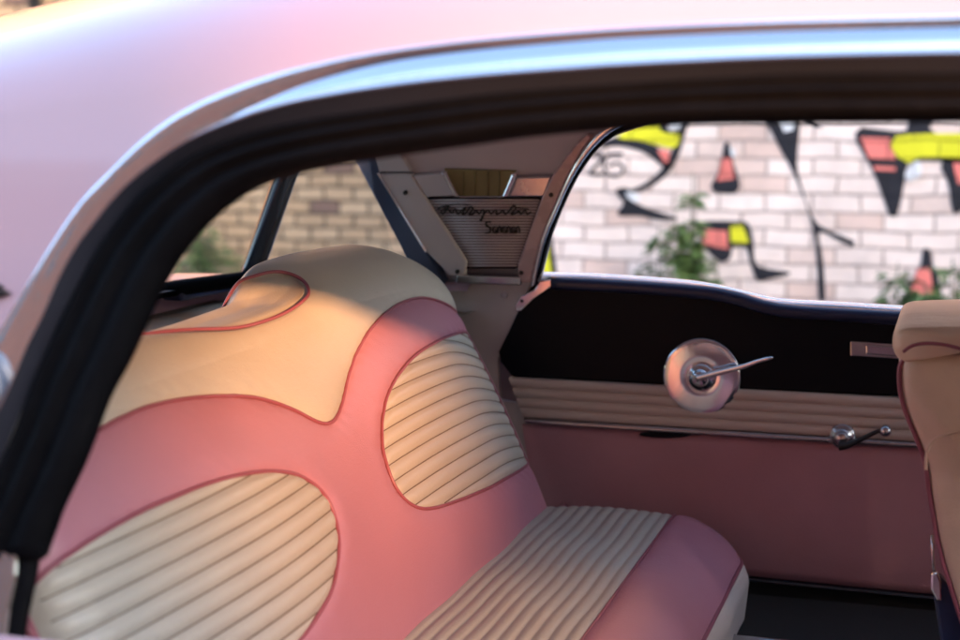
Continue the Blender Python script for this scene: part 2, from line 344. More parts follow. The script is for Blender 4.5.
# weeds
def weed(name, px, py_top, Y, spread, nleaf, label, m, base=.1, seed=1, stems=3):
    rr = random.Random(seed); b = onY(px, 200, Y); top = onY(px, py_top, Y); h = float(top[2]) - base
    r = group(name, loc=(float(b[0]), Y, base)); info(r, label, 'weed', 'weeds along the foot of the walls')
    sv = []; lv, lf = [], []
    for s in range(stems):
        a = rr.uniform(0, 6.28); lean = rr.uniform(.1, 1)*spread if s else 0; hh = h*(1 if s == 0 else rr.uniform(.6, .85))
        P = [np.array([math.cos(a)*lean*(t**1.5), math.sin(a)*lean*.5*(t**1.5), hh*t]) for t in np.linspace(0, 1, 9)]
        sv.append(tube_vf(P, np.linspace(.008, .002, 9), seg=5))
        for i in range(nleaf//stems):
            t = rr.uniform(.25, 1.0); q = P[min(8, int(t*8))] + np.array([0, 0, rr.uniform(-.03, .03)])
            an = rr.uniform(0, 6.28); L = rr.uniform(.05, .10)*(1.25-.5*t); d = np.array([math.cos(an), math.sin(an), rr.uniform(-.3, .5)]); d /= np.linalg.norm(d)
            st = rr.uniform(0, spread*.75*(1.15-t)); q = q + d*st*np.array([1, 1, .5])
            sd = np.cross(d, [0, 0, 1]); sd /= np.linalg.norm(sd); sd = sd*math.cos(.6) + np.array([0, 0, 1])*rr.uniform(-.6, .6); wd = L*.24
            o = len(lv); lv += [q, q+d*L*.4+sd*wd, q+d*L-np.array([0, 0, L*.25]), q+d*L*.4-sd*wd]; lf += [(o, o+1, o+2, o+3)]
    v, f = join(sv); mesh('stem', v, f, 'stem', r); mesh('foliage', lv, lf, m, r, False)
weed('tall_weed', 692, 172, 5.9, .075, 850, 'tall leafy weed against the white wall, its tip level with the graffiti', 'leaf_pale', .12, 3, 4)
weed('leafy_weed', 659, 226, 5.95, .12, 400, 'lower leafy weed just left of the tall one', 'leaf', .12, 4, 3)
weed('leafy_weed', 900, 262, 5.8, .26, 700, 'bushy weed left of the small graffiti triangle at the right', 'leaf', .12, 5, 4)
weed('leafy_weed', 955, 258, 5.8, .26, 700, 'bushy weed to the right of the small graffiti triangle', 'leaf', .12, 6, 4)
weed('leafy_weed', 928, 282, 5.75, .2, 500, 'low weed in front of the small graffiti triangle', 'leaf_pale', .12, 16, 4)
weed('leafy_weed', 706, 246, 5.9, .12, 500, 'dense dark weed right of the tall one by the wall foot', 'leaf', .12, 17, 4)
weed('leafy_weed', 205, 222, 8.3, .4, 500, 'green weed against the tan wall, seen through the rear window', 'leaf_pale', .12, 8, 4)

# ================================================================== THE CAR
car = group('pink_hardtop_car', loc=(0, 0, 0))
info(car, 'vintage pink two-door hardtop with cream and rose interior, side windows wound down', 'car')
YM = 1.69                                   # centre line of the car
ZB, ZA, AA, KK = 1.25, .28, .575, .16
def hroof(X): return .18 - .038*sstep(-np.asarray(X, float), .45, 1.25)
def aa(X): return YM - 1.0 - ZA*(zbend(X) + hroof(X) - .9)
def zbend(X): return 1.25 - .100*sstep(-np.asarray(X, float), .28, 1.25)
def body(X, s):
    """side and roof skin: X along the car, s up the side then over the roof"""
    zb = zbend(X); th = np.maximum(0, (s-ZB)/KK); Z = np.where(s < ZB, .8+(s-.8)*(zb-.8)/(ZB-.8), zb + hroof(X)*np.sin(th))
    Y = 1.0 + ZA*(Z-.9) + aa(X)*(1-np.cos(th)); return np.stack([X+0*Z, Y, Z], -1)
def body_hit(px, py):
    d = ray(px, py)
    def g(t):
        P = C0 + d*t; h = float(hroof(P[0])); zb = float(zbend(P[0])); z = P[2]
        if z < zb: return P[1] - (1.0+ZA*(z-.9))
        s = (z-zb)/h
        if s >= 1: return -1
        return P[1] - (1.0+ZA*(z-.9)+float(aa(P[0]))*(1-math.sqrt(1-s*s)))
    ts = np.linspace(.7, 2.2, 300); a = ts[0]
    for b in ts[1:]:
        if g(b) > 0: break
        a = b
    for _ in range(30):
        m = (a+b)/2
        if g(m) > 0: b = m
        else: a = m
    return C0 + d*a
def s_of(P):
    X, Y, Z = P; zb = float(zbend(X)); return .8+(Z-.8)*(ZB-.8)/(zb-.8) if Z < zb else ZB + KK*math.asin(min(1, (Z-zb)/float(hroof(X))))
NN = np.array([0, -1, ZA]); NN = NN/np.linalg.norm(NN)
def bnorm(P):
    s = s_of(P); e = 1e-3; a = body(P[0], s+e)-body(P[0], s-e); b = body(P[0]+e, s)-body(P[0]-e, s)
    n = np.cross(b, a); n /= np.linalg.norm(n); return n if n[1] < 0 else -n
N = 220
def extend(P):
    """carry a window line on past the picture to the windscreen pillar"""
    X = np.linspace(P[-1][0], 1.04, 26)[1:]; z = P[-1][2] - .012*(X-P[-1][0])**2
    Q = np.stack([X, 1.0+ZA*(z-.9), z], 1); s_ = np.maximum(0, z-1.25)/.18; Q[:, 1] += aa(X)*(1-np.sqrt(np.clip(1-s_**2, 0, 1)))
    return np.vstack([P, Q])
def cur(pts): return extend(np.array([body_hit(*q) for q in smoothcurve(pts, N)]))
K0 = cur([(-60,440),(-20,362),(0,331),(28,285),(56,240),(84,200),(112,171),(150,135),(188,109),(240,86),(285,72),(320,64),(371,54),(460,42),(548,34),(640,28),(790,21),(960,17),(1040,16),(1150,15)])
KA = cur([(-42,505),(-12,440),(14,385),(30,348),(45,318),(64,275),(80,247),(97,222),(120,194),(150,166),(188,138),(225,120),(258,105),(300,87),(353,71),(406,60),(477,51),(566,43),(640,38),(790,32),(960,28),(1040,27),(1150,26)])
K1 = cur([(-36,508),(-6,442),(20,388),(36,350),(51,320),(70,277),(86,249),(103,226),(126,198),(155,172),(192,147),(240,126),(300,108),(389,93),(477,83),(566,76),(640,71),(790,64),(960,60),(1040,59),(1150,58)])
K2 = cur([(-22,515),(0,465),(16,428),(33,385),(52,342),(72,300),(94,258),(107,238),(128,210),(152,186),(188,159),(240,137),(300,122),(389,108),(477,96),(566,88),(640,83),(790,75),(960,73),(1040,72),(1150,71)])
nrm = {id(k): np.array([bnorm(p) for p in k]) for k in (K0, KA, K1, K2)}
def off(k, o, kk=None): return k + nrm[id(k)]*o
def lerp(a, b, t): return a*(1-t)+b*t
def loft(name, rows, m, parent=None): 
    v = np.concatenate(rows); return mesh(name, v, grid_faces(len(rows), len(rows[0])), m, parent)
nA = nrm[id(K0)]
# painted skin round the opening, both sides
so = np.array([s_of(p) for p in K0]); xo = K0[:, 0]
STOP = ZB + KK*math.pi/2
nk = len(K0); fk = np.linspace(0, 1, nk)
dk = np.r_[0, np.cumsum(np.linalg.norm(np.diff(np.stack([xo, so], 1), axis=0), axis=1))]
print('K0s', [(round(float(d), 2), round(float(x), 2), round(float(z), 2)) for d, x, z in zip(dk[::20], xo[::20], so[::20])])
kd = [0, .10, .20, .29, .38, .48, .60, dk[-1]]                       # distance along the opening -> edge of the panel
outer = np.stack([np.interp(dk, kd, [-.82, -.83, -.85, -.90, -1.02, -1.15, -1.20, 1.05]), np.interp(dk, kd, [.90, 1.0, 1.11, 1.22, 1.33, 1.42, STOP, STOP])], 1)
sk = group('roof', car)
def skin(side):
    rows = []
    for k in range(46):
        t = (k/45)**1.2; X = xo*(1-t)+outer[:, 0]*t; s = so*(1-t)+outer[:, 1]*t; P = body(X, s)
        if side: P[:, 1] = 2*YM - P[:, 1]
        rows.append(P)
    return rows
rw = skin(0); o = loft('roof_skin', rw, 'pink_paint', sk); o = loft('roof_skin', skin(1), 'pink_paint', sk)
lining = [P - np.array([bnorm(p) for p in P])*.0 + np.array([0, 0, -.02]) for P in rw[6::3]]
# chrome window surround
ch = group('window_surround', car)
L2 = lerp(K0, KA, .12)
nL = nA
loft('drip_edge', [K0 - nA*.004, K0 + nL*.0015, lerp(K0, KA, .05) + nL*.004], 'chrome', ch)
rows = [lerp(K0, KA, .05) + nL*.004, lerp(K0, KA, .12) + nL*.0042, lerp(K0, KA, .3)+nL*.004, lerp(K0, KA, .6)+nL*.003, off(KA, .001)]
loft('drip_moulding', rows, 'chrome', ch)
rows = [off(KA, .001), lerp(off(KA, .001), off(K1, .014), .35), lerp(off(KA, .001), off(K1, .014), .70), lerp(KA, K1, .78)+nrm[id(K1)]*.0085, lerp(KA, K1, .84)+nrm[id(K1)]*.0125, off(K1, .0145)+np.array([0,0,.001]), off(K1, .012)]
loft('reveal_moulding', rows, 'chrome', ch)
mat('dark_trim', (.018, .02, .028), .35, spec=.3)
loft('inner_reveal', [off(K1, .012), lerp(K1, K2, .5)+nrm[id(K2)]*.006, off(K2, .002)], 'dark_trim', ch)
# black rubber seal
curN = cur
E2 = curN([(-40,552),(-12,495),(3,460),(18,426),(33,385),(52,342),(72,300),(94,258),(107,238),(128,210),(152,186),(188,159),(240,137),(300,122),(389,108),(477,96),(566,88),(640,83),(790,75),(960,73),(1040,72),(1150,71)])
E3 = curN([(44,543),(51,524),(58,505),(81,456),(103,398),(124,358),(139,325),(152,295),(171,261),(188,238),(210,214),(240,191),(270,177),(320,164),(400,151),(477,140),(527,133),(601,126),(660,122),(700,120),(800,119),(960,118),(1040,118),(1150,118)])
nE = np.array([bnorm(p) for p in E2]); inn = np.array([0, 1, 0])
rows = [E2 - nE*.004]
prof = [(0, .003), (.06, .007), (.14, .008), (.2, .003), (.26, .004), (.36, .009), (.46, .008), (.52, .001), (.58, .002), (.7, .006), (.82, .005), (.92, -.001), (1.0, -.012)]
for t, o_ in prof: rows.append(lerp(E2, E3, t) + nE*o_)
vd = E3 - C0; vd /= np.linalg.norm(vd, axis=1)[:, None]
rows.append(E3 + vd*.02); rows.append(E3 + vd*.045)
loft('rubber_seal', rows, 'rubber', ch)
# ragged lower end of the seal
endp = [r[0] for r in rows[:15]]; low = [p + np.array([.004*math.sin(i*2.3), .0, -.010-.003*math.sin(i*1.7)]) for i, p in enumerate(endp)]
v = endp + low + [p + (p-C0)/np.linalg.norm(p-C0)*.045 for p in low]; mesh('seal_end', v, grid_faces(3, 15), 'rubber', ch)
fr = []
for a, b in (((33, 546), (40, 558)), ((36, 545), (37, 560)), ((38, 544), (42, 553)), ((54, 521), (58, 519))):
    p, q = body_hit(*a)+inn*.004, body_hit(*b)+inn*.004; fr.append(tube_vf([p, (p+q)/2+np.array([.001, 0, -.001]), q], [.0012, .0008, .0004], seg=5))
v, f = join(fr); mesh('frayed_thread', v, f, 'rubber', ch)
# lower belt end: pale metal pillar foot and black channel
def bp(pts, lift=0): return [body_hit(*q) - NN*(-lift) for q in pts]
plate('pillar_foot', bp([(-40,545),(16,548),(15,575),(8,610),(2,660),(-40,660)], .0), NN, .02, 'dull_chrome', ch, .003)
tube('edge_channel', [body_hit(*q)+inn*.012 for q in [(24,540),(22,560),(18,585),(12,612),(7,640),(3,670),(-2,720)]], .0075, 'rubber', ch, seg=10)
# oval lamp on the pillar
lamp = group('pillar_lamp', car); lc = body_hit(-8, 384); ln = NN
ax = np.array([1, 0, 0.0]); az = np.cross(ax, ln); az = -az/np.linalg.norm(az) if np.cross(ax, ln)[2] < 0 else np.cross(ax, ln)
tilt = R(14); ex = ax*math.cos(tilt)+az*math.sin(tilt); ez = -ax*math.sin(tilt)+az*math.cos(tilt)
rings = []
for r_, h_ in ((1.0, .0), (1.0, .014), (.9, .018), (.8, .016)):
    rings.append([lc + ln*h_ + ex*.0175*r_*math.cos(t) + ez*.027*r_*math.sin(t) for t in np.linspace(0, 2*math.pi, 40, endpoint=False)])
mesh('lamp_rim', np.concatenate(rings), grid_faces(4, 40, True), 'lamp_metal', lamp)
rings = []
for a in np.linspace(0, math.pi/2*.97, 9):
    rings.append([lc + ln*(.014+.012*math.sin(a)) + ex*.0142*math.cos(a)*math.cos(t) + ez*.022*math.cos(a)*math.sin(t) for t in np.linspace(0, 2*math.pi, 40, endpoint=False)])
mesh('lens', np.concatenate(rings), grid_faces(9, 40, True), 'lamp_glass', lamp)
# little emblem tip on the pillar paint
v, f = join([tube_vf([body_hit(x, y)+NN*.003 for x, y in ((-40,272),(-12,286),(2,287),(7,290))], [.003,.003,.0022,.0006], seg=6), tube_vf([body_hit(x, y)+NN*.003 for x, y in ((-40,300),(-10,296),(6,294),(13,293))], [.003,.003,.0024,.0006], seg=6)])
mesh('emblem', v, f, 'dark_script', car)

# lower body sides, floor, deck
for sg in (0, 1):
    rows = []
    for y, z in ((.976, .80), (.965, .86), (.972, .915), (.99, .935), (1.03, .942), (1.06, .93)):
        rows.append(np.array([(x, 2*YM-y if sg else y, z-.03*max(0, -x-1.2)) for x in np.linspace(-2.3, -.745, 30)]))
    loft('quarter_panel', rows, 'pink_paint', car)
def side_skin(sgn):
    rows = []
    for z, y in ((.81, .975), (.79, .94), (.74, .905), (.65, .88), (.5, .885), (.36, .92), (.30, .97)):
        Y = y if sgn else 2*YM - y; rows.append(np.array([(x, Y, z) for x in np.linspace(-2.3, 2.3, 12)]))
    return loft('side_panel', rows, 'pink_paint', car)
side_skin(1); side_skin(0)
bx = box_vf(-2.2, 2.2, .97, 2*YM-.97, .30, .34); mesh('floor_pan', bx[0], bx[1], 'carpet', car, False)
# rear deck outside the back window
rows = []
for y in np.linspace(.84, 2*YM-.84, 40):
    c = (y-YM)/.82; e = .018*(1-min(1, abs(c))**2); rows.append(np.array([(x, y, .925 + e - .05*((x+1.25)/1.1)**2 - (.03 if abs(c) > .98 else 0)) for x in np.linspace(-2.3, -1.16, 16)]))
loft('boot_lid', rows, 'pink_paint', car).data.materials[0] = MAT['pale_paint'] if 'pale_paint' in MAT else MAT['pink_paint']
v, f = join([box_vf(1.3, 2.2, .95, 2*YM-.95, .80, .90)]); mesh('bonnet', v, f, 'pink_paint', car, False)
# windscreen pillars and header
for sgn in (0, 1):
    fy = lambda y: y if not sgn else 2*YM-y
    tube('windscreen_pillar', [(1.0, fy(1.06), 1.27), (1.16, fy(1.02), 1.1), (1.25, fy(.98), .9)], .025, 'pink_paint', car)

# ---------------- far side, seen from inside
YF = 2*YM - 1.0 - .03                       # inner trim plane of the far side
FN = np.array([0, -1, -.28]); FN /= np.linalg.norm(FN)
def fp(x, y, lift=0): return onplane(x, y, np.array([0, YF, .9]) + FN*lift, FN)   # upper, leaning plane
YD = YF
def dpn(x, y, lift=0): return onY(x, y, YD - lift)                                # door plane
DN = (0, -1, 0)
qt = group('quarter_trim', car)
plate('pillar_frame', [fp(*q, .006) for q in [(349,150),(371,147),(427,252),(445,285),(425,300),(400,246)]], FN, .03, 'black_sky_tint', qt, .004)
plate('headliner_edge', [fp(*q, -.003) for q in [(365,146),(392,120),(700,95),(700,112),(640,119),(610,134),(590,150),(574,168),(556,190),(545,192),(410,192),(392,176)]], FN, .012, 'headliner', qt, .002)
plate('pillar_cover_top', [fp(*q, .008) for q in [(370,140),(389,136),(411,172),(379,172)]], FN, .012, 'grey_cream', qt, .002)
plate('pillar_cover', [fp(*q, .012) for q in [(377,174),(411,174.5),(467,262),(464,276),(450,276),(424,250)]], FN, .016, 'grey_cream', qt, .003)
plate('pillar_edge_bead', [fp(*q, .014) for q in [(376,173),(378.5,172.5),(428,252),(425,253)]], FN, .01, 'chrome', qt, .001)
plate('vent_cap', [fp(*q, .010) for q in [(413,176),(442,174),(456,196),(426,197)]], FN, .014, 'grey_cream', qt, .002)
plate('chrome_fin', [fp(*q, .015) for q in [(441,173),(446,173),(459,197),(454,197)]], FN, .018, 'chrome', qt, .002)
plate('chrome_fin', [fp(*q, .015) for q in [(512,174),(517,174),(508,197),(502,197)]], FN, .018, 'chrome', qt, .002)
plate('speaker_grille', [fp(*q, .002) for q in [(444,169),(516,171),(504,199),(457,199)]], FN, .006, 'olive', qt, .001)
for x in (463, 475, 488, 499): tube('grille_bar', [fp(x, 171, .003), fp(x, 197, .003)], .0009, 'olive', qt, seg=6)
tube('grille_rim', [fp(x, y, .004) for x, y in resample([(446,172),(456,195),(459,197),(501,197),(504,195),(513,173)], 30)], .0018, 'chrome', qt, seg=6)
plate('mirror_cap', [fp(*q, .008) for q in [(516,177),(552,176),(544,197),(508,197)]], FN, .014, 'dull_chrome', qt, .003)
# ribbed plate with the lettering
rb = plate('ribbed_plate', [fp(*q, .006) for q in [(425,198),(542,198),(518,268),(466,268)]], FN, .01, 'grille_back', qt, .001)
ribs = []
for k in range(24):
    y = 200 + k*2.85; t = (y-198)/70; xl, xr = 427+41*t, 540-24*t
    ribs.append(tube_vf([fp(xl, y, .0066), fp(xr, y, .0066)], .0015, seg=6))
v, f = join(ribs); mesh('ribs', v, f, 'rib_metal', rb)
tube('plate_rim', [fp(x, y, .007) for x, y in resample([(425,198),(542,198),(518,268),(466,268)], 60, True)], .0012, 'rubber', rb, closed=True, seg=6)
# script lettering (flowing hand) and the block word beneath it, as blurred in the photo
def scr(pts, r=.0014): 
    return tube_vf([fp(x, y, .0095) for x, y in smoothcurve(pts, len(pts)*5)], r, seg=6)
S1 = [(438,209),(441,207),(449,206),(446,210),(443,214),(441,211),(447,209),(452,213),(455,209),(458,214),(462,210),(466,207),(463,212),(462,214),(466,213),(470,207),(473,209),(469,214),(473,214),(476,210),(479,214),(482,210),(484,211),(482,219),(480,221),(484,214),(488,210),(491,214),(494,211),(497,210),(496,214),(500,213),(503,210),(505,214),(509,211),(513,206),(516,208),(511,214),(516,213),(519,211),(521,214),(525,210),(527,214),(531,212)]
v, f = join([scr(S1), scr([(450,205),(458,204),(467,205),(470,204)], .0008), scr([(514,206),(518,208),(529,209)], .0008)]); mesh('script_lettering', v, f, 'dark_script', rb)
S2 = [[(491,222),(487,222),(486,225),(490,228),(490,232),(485,233)]]
for k in range(6):
    x = 493+k*4.7; S2 += [[(x, 227), (x+.2, 233)], [(x, 228), (x+2, 226.6), (x+3, 229), (x+3.2, 233)]] if k % 2 else [[(x+3, 227), (x+.6, 227.3), (x, 231), (x+2, 233), (x+3.4, 230), (x+3.6, 233.5)]]
v, f = join([scr(s) for s in S2]); mesh('block_lettering', v, f, 'dark_script', rb)
# front strip of the pillar, chrome edge and window opening edge
mat('pillar_pink', (.46, .33, .32), .28, coat=.5, var=.1, varscale=30)
plate('pillar_front_cover', [fp(*q, .010) for q in [(552,176),(563,160),(576,144),(586,134),(592,137),(580,154),(566,180),(554,208),(541,240),(531,283),(519,283),(517,266),(541,199)]], FN, .014, 'pillar_pink', qt, .003)
for x, y in ((405,193),(457,272),(551,195),(521,273)):
    c = fp(x, y, .0165 if x < 500 else .0115); 
    rg = [[c + FN*h + np.array([1, 0, 0])*r_*math.cos(t) + np.cross(FN, [1, 0, 0])*r_*math.sin(t) for t in np.linspace(0, 2*math.pi, 14, endpoint=False)] for r_, h in ((.0036, -.004), (.0034, .0005), (.002, .0014), (.0004, .0015))]
    mesh('screw', np.concatenate(rg), grid_faces(4, 14, True), 'dark_script', qt)
def band(name, A, B, liftA, liftB, m, parent, n=60, mid=None):
    a = [fp(x, y, liftA) for x, y in smoothcurve(A, n)]; b = [fp(x, y, liftB) for x, y in smoothcurve(B, n)]
    a, b = np.array(a), np.array(b); rows = [a - FN*.012, a]
    if mid: rows += [lerp(a, b, t) + FN*h for t, h in mid]
    rows += [b, b - FN*.012]; return loft(name, rows, m, parent)
W0 = [(531,286),(541,241),(554,209),(566,181),(580,155),(596,134),(612,121),(640,110),(700,104),(820,102),(1000,101)]
W1 = [(536,284),(546,241),(559,209),(572,181),(588,156),(606,137),(624,126),(645,117),(700,112),(820,110),(1000,109)]
W2 = [(541,274),(550,240),(562,209),(577,178),(594,153),(611,138),(629,129),(656,122),(700,116),(820,114),(1000,113)]
band('window_bead', W0, W1, .010, .006, 'chrome', qt, mid=((.3, .004), (.6, .005)))
band('window_rubber', W1, W2, .006, .000, 'rubber', qt, mid=((.3, .003), (.7, .003)))
# outer part of the far pillar behind the trim: keeps it opaque
plate('pillar_inner', [fp(*q, -.016) for q in [(372,150),(392,110),(1000,60),(1000,112),(656,121),(612,137),(595,152),(577,178),(562,208),(550,240),(541,280),(528,300),(500,300),(452,295)]], FN, .01, 'headliner', qt, 0)
# chrome rail under the pillar plate + lower quarter panel
plate('pillar_rail', [fp(*q, .012) for q in [(456,275),(521,277),(521,286),(456,284)]], FN, .016, 'dull_chrome', qt, .003)
plate('quarter_panel', [dpn(*q, -.004) for q in [(440,270),(534,276),(524,300),(508,335),(498,360),(500,400),(560,410),(560,560),(440,560)]], DN, .012, 'grey_cream', qt, .002)
c = dpn(504, 295, .001); rg = [[c + np.array([math.cos(t)*r_, -h, math.sin(t)*r_]) for t in np.linspace(0, 2*math.pi, 14, endpoint=False)] for r_, h in ((.006, -.004), (.0055, .0015), (.003, .003), (.0006, .003))]
mesh('screw', np.concatenate(rg), grid_faces(4, 14, True), 'headliner', qt)
# ---------------- far door
dr = group('door', car)
plate('upper_panel', [dpn(*q) for q in smoothcurve([(533,282),(560,281),(620,284),(700,291),(735,297),(765,306),(800,311),(900,317),(1050,325),(1250,335)], 40).tolist()+[(1250,420),(1000,402),(900,397),(700,387),(512,377),(500,362),(498,352),(510,328),(522,302)]], DN, .05, 'black_vinyl', dr, .004)
roll = np.array([dpn(x, y, .004) for x, y in smoothcurve([(552,283),(620,286),(700,292),(735,298),(765,307),(800,312),(900,318),(1050,326),(1250,336)], 90)])
tube('padded_top', roll, .011, 'navy_vinyl', dr, seg=14, squash=1.0)
sl_ = np.array([dpn(x, y, -.028) for x, y in smoothcurve([(535,274),(600,276),(680,282),(720,288),(750,295),(780,301),(850,305),(960,312),(1100,320),(1250,330)], 90)])
rows = [sl_+np.array(q) for q in ((0, -.012, -.012), (0, -.013, -.002), (0, -.008, .0008), (0, .0, .001), (0, .012, .0), (0, .02, -.008))]
loft('sill_moulding', rows, 'dull_chrome', dr)
rows = [sl_+np.array(q) for q in ((0, .022, -.006), (0, .03, .0), (0, .04, .0), (0, .05, -.006), (0, .05, -.1))]
loft('outer_sill', rows, 'chrome', dr)
# bracket at the rear top corner of the door
plate('corner_bracket', [dpn(*q, .012) for q in [(515,306),(521,296),(534,290),(540,281),(557,279),(554,284),(545,291),(533,299),(526,306),(521,311),(515,311)]], DN, .006, 'chrome', dr, .0015)
c = dpn(522, 301, .0125); rg = [[c + np.array([math.cos(t)*r_, -h, math.sin(t)*r_]) for t in np.linspace(0, 2*math.pi, 12, endpoint=False)] for r_, h in ((.0028, 0), (.0024, .0015), (.0004, .0018))]
mesh('screw', np.concatenate(rg), grid_faces(3, 12, True), 'dark_script', dr)
# cream pleated band
def strip(name, top, bot, m, parent, rowsn, bulge, base, n=60, back=.02):
    a = np.array([dpn(x, y, base) for x, y in resample(top, n)]); b = np.array([dpn(x, y, base) for x, y in resample(bot, n)]); rows = [a+np.array([0, back, 0])]
    for k in range(rowsn):
        for t in (0, .06, .2, .4, .6, .8, .94):
            h = bulge*math.sin(math.pi*t)**.5 if t else 0; rows.append(lerp(a, b, (k+t)/rowsn) - np.array([0, h, 0]))
    rows += [b, b+np.array([0, back, 0])]; return loft(name, rows, m, parent)
mat('cream_shade', (.56, .49, .44), .45, bump=LB, var=.06)
strip('pleated_band', [(509,377.5),(1250,416)], [(524,417.5),(1250,462)], 'cream_shade', dr, 4, .005, .004)
strip('trim_strip', [(524,418.5),(1250,463)], [(527,424),(1250,469)], 'dull_chrome', dr, 1, .004, .007)
strip('lower_panel', [(522,424.5),(1250,470)], [(545,556),(700,571),(1250,626)], 'rose_door', dr, 1, .003, .001)
strip('kick_strip', [(540,560),(700,573.5),(1250,628)], [(540,564),(700,577),(1250,632)], 'dull_black' if 'dull_black' in MAT else 'gloss_black', dr, 1, .003, .006)
plate('kick_panel', [dpn(*q, -.003) for q in [(520,560),(700,576),(1250,633),(1250,800),(520,800)]], DN, .02, 'carpet', dr, 0)
strip('kick_strip', [(600,606),(1250,672)], [(600,613),(1250,680)], 'dull_chrome', dr, 1, .003, .05, back=.05)
# pull slot in the strip
rg = []
for r_, h in ((1, .0), (.93, .003), (.5, .0035), (.02, .0035)):
    rg.append([dpn(665+26*r_*math.cos(t), 434.5+3.6*r_*math.sin(t), .006+h) for t in np.linspace(0, 2*math.pi, 30, endpoint=False)])
mesh('pull_slot', np.concatenate(rg), grid_faces(4, 30, True), 'black_vinyl', dr)
# round escutcheon with handle
def disc(name, c, prof, m, parent, n=56, nrm_=(0, -1, 0)):
    rg = [[c + np.array([r_*math.cos(t), -h, r_*math.sin(t)]) for t in np.linspace(0, 2*math.pi, n, endpoint=False)] for r_, h in prof]
    return mesh(name, np.concatenate(rg), grid_faces(len(prof), n, True), m, parent)
ec = dpn(702, 376, .002)
wr = disc('handle_plate', ec, [(.0605, -.003), (.0605, .003), (.0590, .006), (.056, .0072), (.05, .0078), (.035, .0086), (.024, .009), (.0225, .0085), (.0222, .006), (.0005, .006)], 'dull_chrome', dr)
mat('satin_pink', (.80, .79, .82), .13, 1, bump=[(12, .0006, 'n')]); wr.data.materials[0] = MAT['satin_pink']
hb = disc('hub', ec+np.array([.001, 0, 0]), [(.0215, .006), (.0215, .014), (.019, .018), (.014, .019), (.012, .024), (.009, .027), (.0004, .028)], 'chrome', wr, 36)
hp = [np.array(onY(x, y, YD-.028-.00045*(x-702))) for x, y in smoothcurve([(697,378),(712,374),(728,370),(744,366),(758,361),(773,357.5)], 26)]
rr_ = np.interp(np.linspace(0, 1, 26), [0, .15, .55, .8, .93, 1], [.0085, .0078, .0062, .0042, .0040, .0018]); tube('door_handle', hp, rr_, 'chrome', wr, seg=12, squash=.75)
# ash tray / vent
plate('ashtray', [dpn(*q, .006) for q in [(850,341),(850,356.5),(905,360),(905,344.5)]], DN, .01, 'dull_chrome', dr, .002)
plate('ashtray_lid', [dpn(*q, .009) for q in [(866,345),(866,354),(905,357),(905,348)]], DN, .005, 'satin_pink', dr, .0015)
# window winder
wc = dpn(842, 437, .012)
ww = disc('winder_boss', wc, [(.020, -.012), (.020, -.005), (.017, -.001), (.011, .0), (.010, .012), (.007, .015), (.0005, .016)], 'dull_chrome', dr, 30)
arm = [np.array(onY(x, y, YD-.034)) for x, y in smoothcurve([(839,446),(848,445),(862,439),(876,432),(886,429)], 20)]
tube('winder_arm', arm, np.interp(np.linspace(0, 1, 20), [0, .3, 1], [.010, .006, .004]), 'iron', ww, seg=10, squash=.7)
kc = np.array(onY(886, 429, YD-.034)); rg = [[kc + np.array([r_*math.cos(t), -h, r_*math.sin(t)]) for t in np.linspace(0, 2*math.pi, 20, endpoint=False)] for r_, h in ((.004, -.004), (.0075, 0), (.0085, .008), (.0085, .018), (.006, .023), (.0004, .024))]
mesh('winder_knob', np.concatenate(rg), grid_faces(6, 20, True), 'dull_chrome', ww)
# floor sill plate
v, f = box_vf(-1.2, 1.2, YD-.30, YD-.03, .34, .475); mesh('sill_carpet', v, f, 'carpet', car, False)
tube('sill_trim', [(-1.0, YD-.27, .482), (1.2, YD-.27, .482)], .008, 'dull_chrome', car)

# ---------------- rear window, shelf
RN = group('rear_window', car)
def rw_pt(a, zt):
    """wrap-round window: a = -1 (near end) .. 1 (far end)"""
    y = YM + .645*a; bulge = .45*(1-abs(a)**3.3); xb = -.87 - bulge; return np.array([xb + .16*zt*(1-1.2*abs(a)**3), y + (YM-y)*.13*zt, .92 + .055*abs(a)**2.5 + (.285-.06*abs(a)**3)*zt])
rows = [np.array([rw_pt(a, z) for a in np.linspace(-1, 1, 60)]) for z in np.linspace(-.05, 1.05, 12)]
loft('glass', rows, 'pane', RN)
tube('lower_frame', [rw_pt(a, 0)+np.array([.01, 0, -.004]) for a in np.linspace(-1, 1, 80)], .013, 'rubber', RN, seg=10)
tube('upper_frame', [rw_pt(a, 1.02) for a in np.linspace(-1, 1, 80)], .016, 'rubber', RN, seg=10)
pa, pb = onplane(252, 272, (-1.07, 0, 0), (1, 0, 0)), onplane(291, 160, (-.96, 0, 0), (1, 0, 0))
print('post', pa, pb)
po = np.array([lerp(pa, pb, t) for t in np.linspace(-.05, 1.4, 12)])
tube('divider_post', po, .0175, 'gloss_black', RN, seg=12, squash=1.0)
tube('divider_bead', po+np.array([.008, -.010, 0]), .0035, 'dull_chrome', RN, seg=8)
